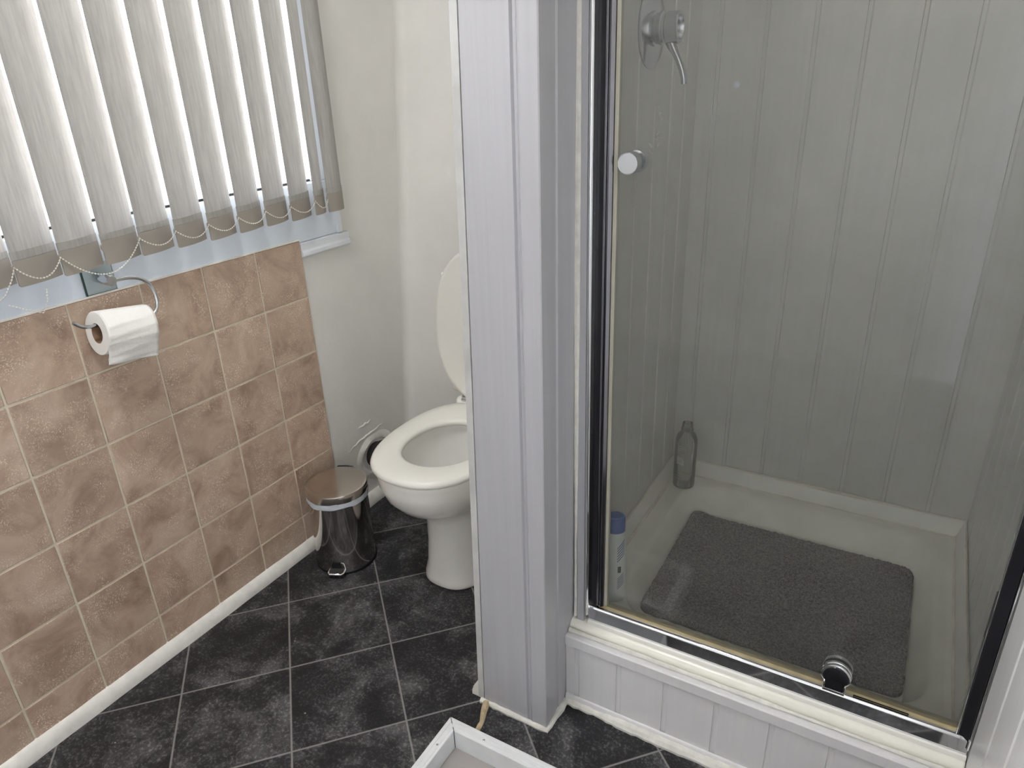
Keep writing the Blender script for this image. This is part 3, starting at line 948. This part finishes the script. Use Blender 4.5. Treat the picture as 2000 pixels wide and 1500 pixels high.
MB().hexa([(TX - .165, .232, .470), (TX + .165, .232, .470), (TX + .165, .400, .470), (TX - .165, .400, .470), (TX - .175, .250, .83), (TX + .175, .250, .83), (TX + .175, .415, .83), (TX - .175, .415, .83)]) \
    .box(TX - .13, TX + .13, .20, .375, .424, .470).build('cistern', M['ceramic'], tl, bevel=0.014, seg=4)
MB().box(TX - .182, TX + .182, .243, .422, .8305, .858).build('cistern_lid', M['ceramic'], tl, bevel=0.008, seg=3)

# soil pipe through the left wall
sp_ = empty('soil_pipe', (-0.008, cy, cz), 'black waste pipe entering the wall behind the toilet pan', 'pipe')
MB().tube([(-0.03, cy, cz), (0.06, cy, cz), (0.14, cy + .015, cz - .005), (0.24, cy + .02, cz - .01), (0.38, cy + .02, cz - .01)], 0.046, 24).build('pipe_run', M['black_rubber'], sp_, smooth=True)
MB().lathe([(0.054, 0.0), (0.056, 0.004), (0.056, 0.03), (0.050, 0.034), (0.046, 0.034)], (0.012, cy, cz), (1, 0, 0), 32, False, False).build('pipe_collar', M['black_rubber'], sp_, smooth=True)

# ------------------------------------------------------------------ pedal bin
BX, BY = 0.135, -0.135
bn = empty('pedal_bin', (BX, BY, 0.0), 'small polished steel pedal bin beside the toilet and tiled wall', 'bin')
MB().lathe([(0.0915, 0.010), (0.092, 0.014), (0.0905, 0.249), (0.091, 0.251), (0.088, 0.251), (0.088, 0.02)], (BX, BY, 0), n=72, cap0=True, cap1=True).build('bin_body', M['steel_mirror'], bn, smooth=True)
MB().lathe([(0.086, 0.0), (0.0945, 0.0015), (0.095, 0.008), (0.093, 0.0115), (0.0905, 0.012)], (BX, BY, 0), n=72).build('bin_base', M['black_gloss'], bn, smooth=True)
lr = []
for rr, zz in ((0.0913, 0.2445), (0.0938, 0.243), (0.0942, 0.252), (0.0935, 0.2615), (0.0920, 0.2605)):
    lr.append([(BX + (rr + 0.0012 * math.sin(9 * a + zz * 300) + .0008 * math.sin(17 * a)) * math.cos(a), BY + (rr + 0.0012 * math.sin(9 * a + zz * 300)) * math.sin(a), zz - 0.006 - 0.004 * (0.5 + .5 * math.sin(4 * a + 1))) for a in [2 * PI * i / 90 for i in range(90)]])
MB().loft(lr).build('bin_liner', M['liner'], bn, smooth=True)
MB().lathe([(0.0880, 0.2520), (0.0935, 0.2522), (0.0942, 0.254), (0.0942, 0.274), (0.0930, 0.2775), (0.088, 0.2795), (0.055, 0.2825), (0.0, 0.2835)], (BX, BY, 0), n=72).build('bin_lid', M['steel_lid'], bn, smooth=True)
pd = Vector((0.42, -0.91, 0)).normalized()
pw = Vector((-pd.y, pd.x, 0))
def PB(a, b_, z): 
    q = Vector((BX, BY, 0)) + pd * a + pw * b_
    return (q.x, q.y, z)
MB().tube([PB(.086, -.024, .018), PB(.108, -.024, .018), PB(.114, -.018, .018), PB(.114, .018, .018), PB(.108, .024, .018), PB(.086, .024, .018)], 0.0032, 10).build('pedal', M['chrome'], bn, smooth=True)
MB().hexa([PB(.0905, -.021, .013), PB(.0905, .021, .013), PB(.111, .021, .0145), PB(.111, -.021, .0145), PB(.0905, -.021, .028), PB(.0905, .021, .028), PB(.111, .021, .0185), PB(.111, -.021, .0185)]) \
    .hexa([PB(.0895, -.017, .028), PB(.0895, .017, .028), PB(.0945, .017, .028), PB(.0945, -.017, .028), PB(.0895, -.012, .045), PB(.0895, .012, .045), PB(.0935, .012, .045), PB(.0935, -.012, .045)]).build('pedal_slot', M['black_gloss'], bn)
hd = -pd
MB().tube([PB(-.0945, -.026, .274), PB(-.0965, -.024, .277), PB(-.0972, .0, .278), PB(-.0965, .024, .277), PB(-.0945, .026, .274)], 0.002, 8).build('lid_hinge', M['black_gloss'], bn, smooth=True)

# ------------------------------------------------------------------ toilet roll holder and roll
ho = empty('toilet_roll_holder', (0.0, -0.597, 1.012), 'chrome toilet roll holder with glass plate above the brown tiles', 'toilet roll holder')
MB().box(-0.0025, 0.0035, -0.631, -0.563, 0.9845, 1.050).build('glass_plate', M['plate_glass'], ho, bevel=0.0008)
MB().box(-0.0022, 0.0034, -0.6335, -0.6312, 0.9845, 1.050).build('plate_edge', plain('green_glass_edge', (0.01, 0.05, 0.04, 1), 0.1, var=0.05), ho)
MB().lathe([(0.0115, 0.0), (0.0115, 0.054), (0.0105, 0.056)], (0.004, -0.603, 1.021), (1, 0, -0.05), 28).build('post', M['chrome_dull'], ho, smooth=True)
arm = [(0.050, -0.592, 1.016), (0.050, -0.560, 1.014), (0.051, -0.535, 1.006), (0.052, -0.518, 0.990), (0.053, -0.511, 0.968), (0.056, -0.512, 0.943), (0.058, -0.522, 0.926), (0.059, -0.540, 0.919), (0.057, -0.58, 0.923), (0.054, -0.64, 0.931), (0.052, -0.675, 0.935), (0.051, -0.690, 0.941), (0.051, -0.702, 0.952)]
def smoothpath(p, k=5):
    p = [Vector(q) for q in p]
    out = []
    for i in range(len(p) - 1):
        a, b_, c, d = p[max(i - 1, 0)], p[i], p[i + 1], p[min(i + 2, len(p) - 1)]
        for j in range(k):
            t_ = j / k
            out.append(0.5 * ((2 * b_) + (c - a) * t_ + (2 * a - 5 * b_ + 4 * c - d) * t_ * t_ + (3 * b_ - a - 3 * c + d) * t_ ** 3))
    out.append(p[-1])
    return out
MB().tube(smoothpath(arm), 0.0042, 12).build('arm', M['chrome_dull'], ho, smooth=True)

RX, RZ = 0.056, 0.9085
RY0, RY1 = -0.662, -0.551
ro = empty('toilet_roll', (RX, -0.604, RZ), 'white toilet roll hanging on the chrome holder', 'toilet roll')
ro.rotation_euler = (-0.13, 0, -0.06)
RR, RC = 0.048, 0.0215
rp = MB()
nseg = 64
ringo = [[(RX + r_ * math.cos(2 * PI * i / nseg), y, RZ + r_ * math.sin(2 * PI * i / nseg)) for i in range(nseg)] for r_, y in ((RC + .0008, RY0), (RR - .001, RY0), (RR, RY0 + .0012), (RR, RY1 - .0012), (RR - .001, RY1), (RC + .0008, RY1))]
rp.ringloft(ringo)
rp.build('paper_roll', M['paper'], ro, smooth=True, angle=50)
MB().ringloft([[(RX + r_ * math.cos(2 * PI * i / nseg), y, RZ + r_ * math.sin(2 * PI * i / nseg)) for i in range(nseg)] for r_, y in ((RC, RY0 + .0005), (RC + .0007, RY0 + .0005), (RC + .0007, RY1 - .0005), (RC, RY1 - .0005))]).build('core_tube', M['card'], ro, smooth=True, angle=50)
# loose sheet: over the front of the roll, hanging down
def sheet(u, v):
    y = RY0 + (RY1 - RY0) * v
    L = u * 0.135
    arc = 0.085
    r_ = RR + 0.0012 + 0.0006 * math.sin(v * 9)
    if L < arc:
        a = math.radians(80) - L / RR
        x, z = RX + r_ * math.cos(a), RZ + r_ * math.sin(a)
    else:
        a = math.radians(80) - arc / RR
        x, z = RX + r_ * math.cos(a), RZ + r_ * math.sin(a)
        dl = L - arc
        x -= dl * 0.30
        z -= dl * 0.95
        x += 0.002 * math.sin(v * 7 + u * 6)
    return (x + 0.0006 * math.sin(u * 40 + v * 5), y + 0.001 * math.sin(u * 9), z)
MB().grid(sheet, 40, 16).build('hanging_sheet', M['paper'], ro, smooth=True, angle=180, solid=0.0006)

# ------------------------------------------------------------------ vertical blind
bl = empty('vertical_blind', (0.05, -0.9, 2.19), 'off white vertical blind hanging across the bright window', 'blind')
MB().box(0.012, 0.062, -2.66, 0.18, 2.19, 2.235).build('headrail', M['upvc'], bl, bevel=0.003)
slat_y = [0.0895 * -k - 0.778 for k in range(6, 0, -1)] + [-.778, -.689, -.599, -.513, -.422, -.331, -.241, -.152, -.064, .027, .082]
SW = 0.1025
ZB, ZH = 1.050, 1.113
left_pts = []
for i, y0 in enumerate(slat_y):
    ang = math.radians(-16 if i < len(slat_y) - 2 else (-22 if i == len(slat_y) - 2 else -4))
    if i == len(slat_y) - 1: x0 = 0.046
    else: x0 = 0.050
    dx, dy = math.sin(ang), math.cos(ang)
    nx, ny = math.cos(ang), -math.sin(ang)
    wv = SW if i < len(slat_y) - 2 else 0.068
    zb = ZB + random.uniform(-.002, .002)
    def cs(s, z, off=0.0):
        b_ = 0.0075 * (1 - (2 * s - 1) ** 2)           # slats are bowed across
        return (x0 + dx * wv * s + nx * (b_ + off), y0 + dy * wv * s + ny * (b_ + off), z)
    n = 12
    sl = MB().loft([[cs(s / n, z) for s in range(n + 1)] for z in (ZH - 0.012, 1.3, 1.6, 1.9, 2.19)], closed=False).build('slat', M['fabric'], bl, smooth=True, angle=180)
    hm = MB()
    def prof_h(z, ins0, ins1):
        ss = [ins0 + (1 - ins0 - ins1) * s / n for s in range(n + 1)]
        return [cs(s, z, 0.0016) for s in ss] + [cs(s, z, -0.0016) for s in reversed(ss)]
    hm.loft([prof_h(zb, .03, .0), prof_h(zb + .003, .0, .0), prof_h(zb + .012, .0, 0), prof_h(zb + .030, .0, 0), prof_h(zb + .0355, -.03, 0), prof_h(zb + .043, -.03, 0), prof_h(zb + .046, .0, 0), prof_h(zb + .052, .0, .0)], True, True, True)
    hm.build('bottom_weight', M['hem'], sl, smooth=True, angle=40)
    hm2 = MB().loft([prof_h(zb + .0525, .0, .0), prof_h(ZH + 0.004, .0, .0)], True, True, True)
    hm2.build('hem_pocket', M['fabric'], sl, smooth=True, angle=40)
    q = cs(-.02, zb + 0.040, 0.004)
    left_pts.append(Vector(q))


def chain(name, pts, step=0.0062, r=0.0017):
    mb = MB()
    pts = [Vector(p) for p in pts]
    mb.tube(pts, 0.0005, 5)
    acc = 0
    for a, b_ in zip(pts[:-1], pts[1:]):
        L = (b_ - a).length
        while acc < L:
            mb.sphere(a.lerp(b_, acc / L), r, 7, 5)
            acc += step
        acc -= L
    return mb.build(name, M['bead'], bl, smooth=True, angle=180)


def sag(a, b_, d, n=18, out=0.006):
    a, b_ = Vector(a), Vector(b_)
    res = []
    for i in range(n + 1):
        t_ = i / n
        p = a.lerp(b_, t_)
        p.z -= d * 4 * t_ * (1 - t_)
        p.x += out * 4 * t_ * (1 - t_)
        res.append(p)
    return res


base = 6
for i in range(0, len(slat_y) - 1):
    if i == base + 1: 
        chain('bead_chain', sag(left_pts[i], left_pts[i + 2], 0.055))      # one clip has come off: the chain skips a slat
        continue
    if i == base + 2 or i == base - 1: continue
    chain('bead_chain', sag(left_pts[i], left_pts[i + 1], 0.030 if i <= base else 0.022))
a = left_pts[base]
chain('bead_chain', [a, a + Vector((0.004, -.012, -.02)), a + Vector((0.004, -.03, -.045)), a + Vector((0.002, -.052, -.062))])
e = a + Vector((0.0, 0.045, -0.055))
chain('bead_chain', [e, e + Vector((0, -.004, -.022)), e + Vector((0, -.018, -.044)), e + Vector((0, -.034, -.036)), e + Vector((0, -.075, -.012))])

# ------------------------------------------------------------------ shallow open tray on the floor, bottom of frame
tx, ty = 0.816, -0.530
bx = empty('floor_tray', (tx + .25, ty - .25, 0.0), 'shallow open white framed tray on the dark floor by the post', 'tray')
W_, D_, H_ = 0.33, 0.22, 0.062
def fr(o, z): return [(tx + o, ty - D_ + o, z), (tx + W_ - o, ty - D_ + o, z), (tx + W_ - o, ty - o, z), (tx + o, ty - o, z)]
MB().ringloft([fr(0, .0005), fr(0, H_ - .001), fr(.001, H_), fr(.0085, H_), fr(.0095, H_ - .002), fr(.012, H_ - .002), fr(.013, H_), fr(.020, H_), fr(.021, H_ - .0015), fr(.026, H_ - .0015), fr(.027, H_ - .003), fr(.027, .0005)]).build('rim_frame', M['alu'], bx)
MB().box(tx + .0275, tx + W_ - .0275, ty - D_ + .0275, ty - .0275, .001, .008).build('tray_floor', M['tray_base'], bx)
MB().tube([(tx + .0268, ty - .0268, .008), (tx + .0268, ty - .0268, H_ - .002)], .0014, 6).tube([(tx + .0005, ty - .0005, H_ + .0001), (tx + .0265, ty - .0265, H_ - .0012)], .0008, 6).build('corner_joint', M['black_rubber'], bx)
for p in ((tx + .10, ty - .0165), (tx + .0165, ty - .075), (tx + .25, ty - .0165)):
    MB().lathe([(.0026, 0), (.0026, .0008), (.0018, .0012)], (p[0], p[1], H_ - .0004), n=14).build('screw', M['chrome_dull'], bx)

# strip of old foam sealant lying between the post and the tray
mb = lumpy([(0.838, -0.416, 0.004), (0.846, -0.440, 0.004), (0.858, -0.468, 0.004), (0.862, -0.505, 0.004)], 0.0105, 0.0018)
fo = mb.build('foam_strip', M['foam'], None, smooth=True)
tag(fo, 'tan strip of old foam sealant on the floor beside the post', 'sealant strip')
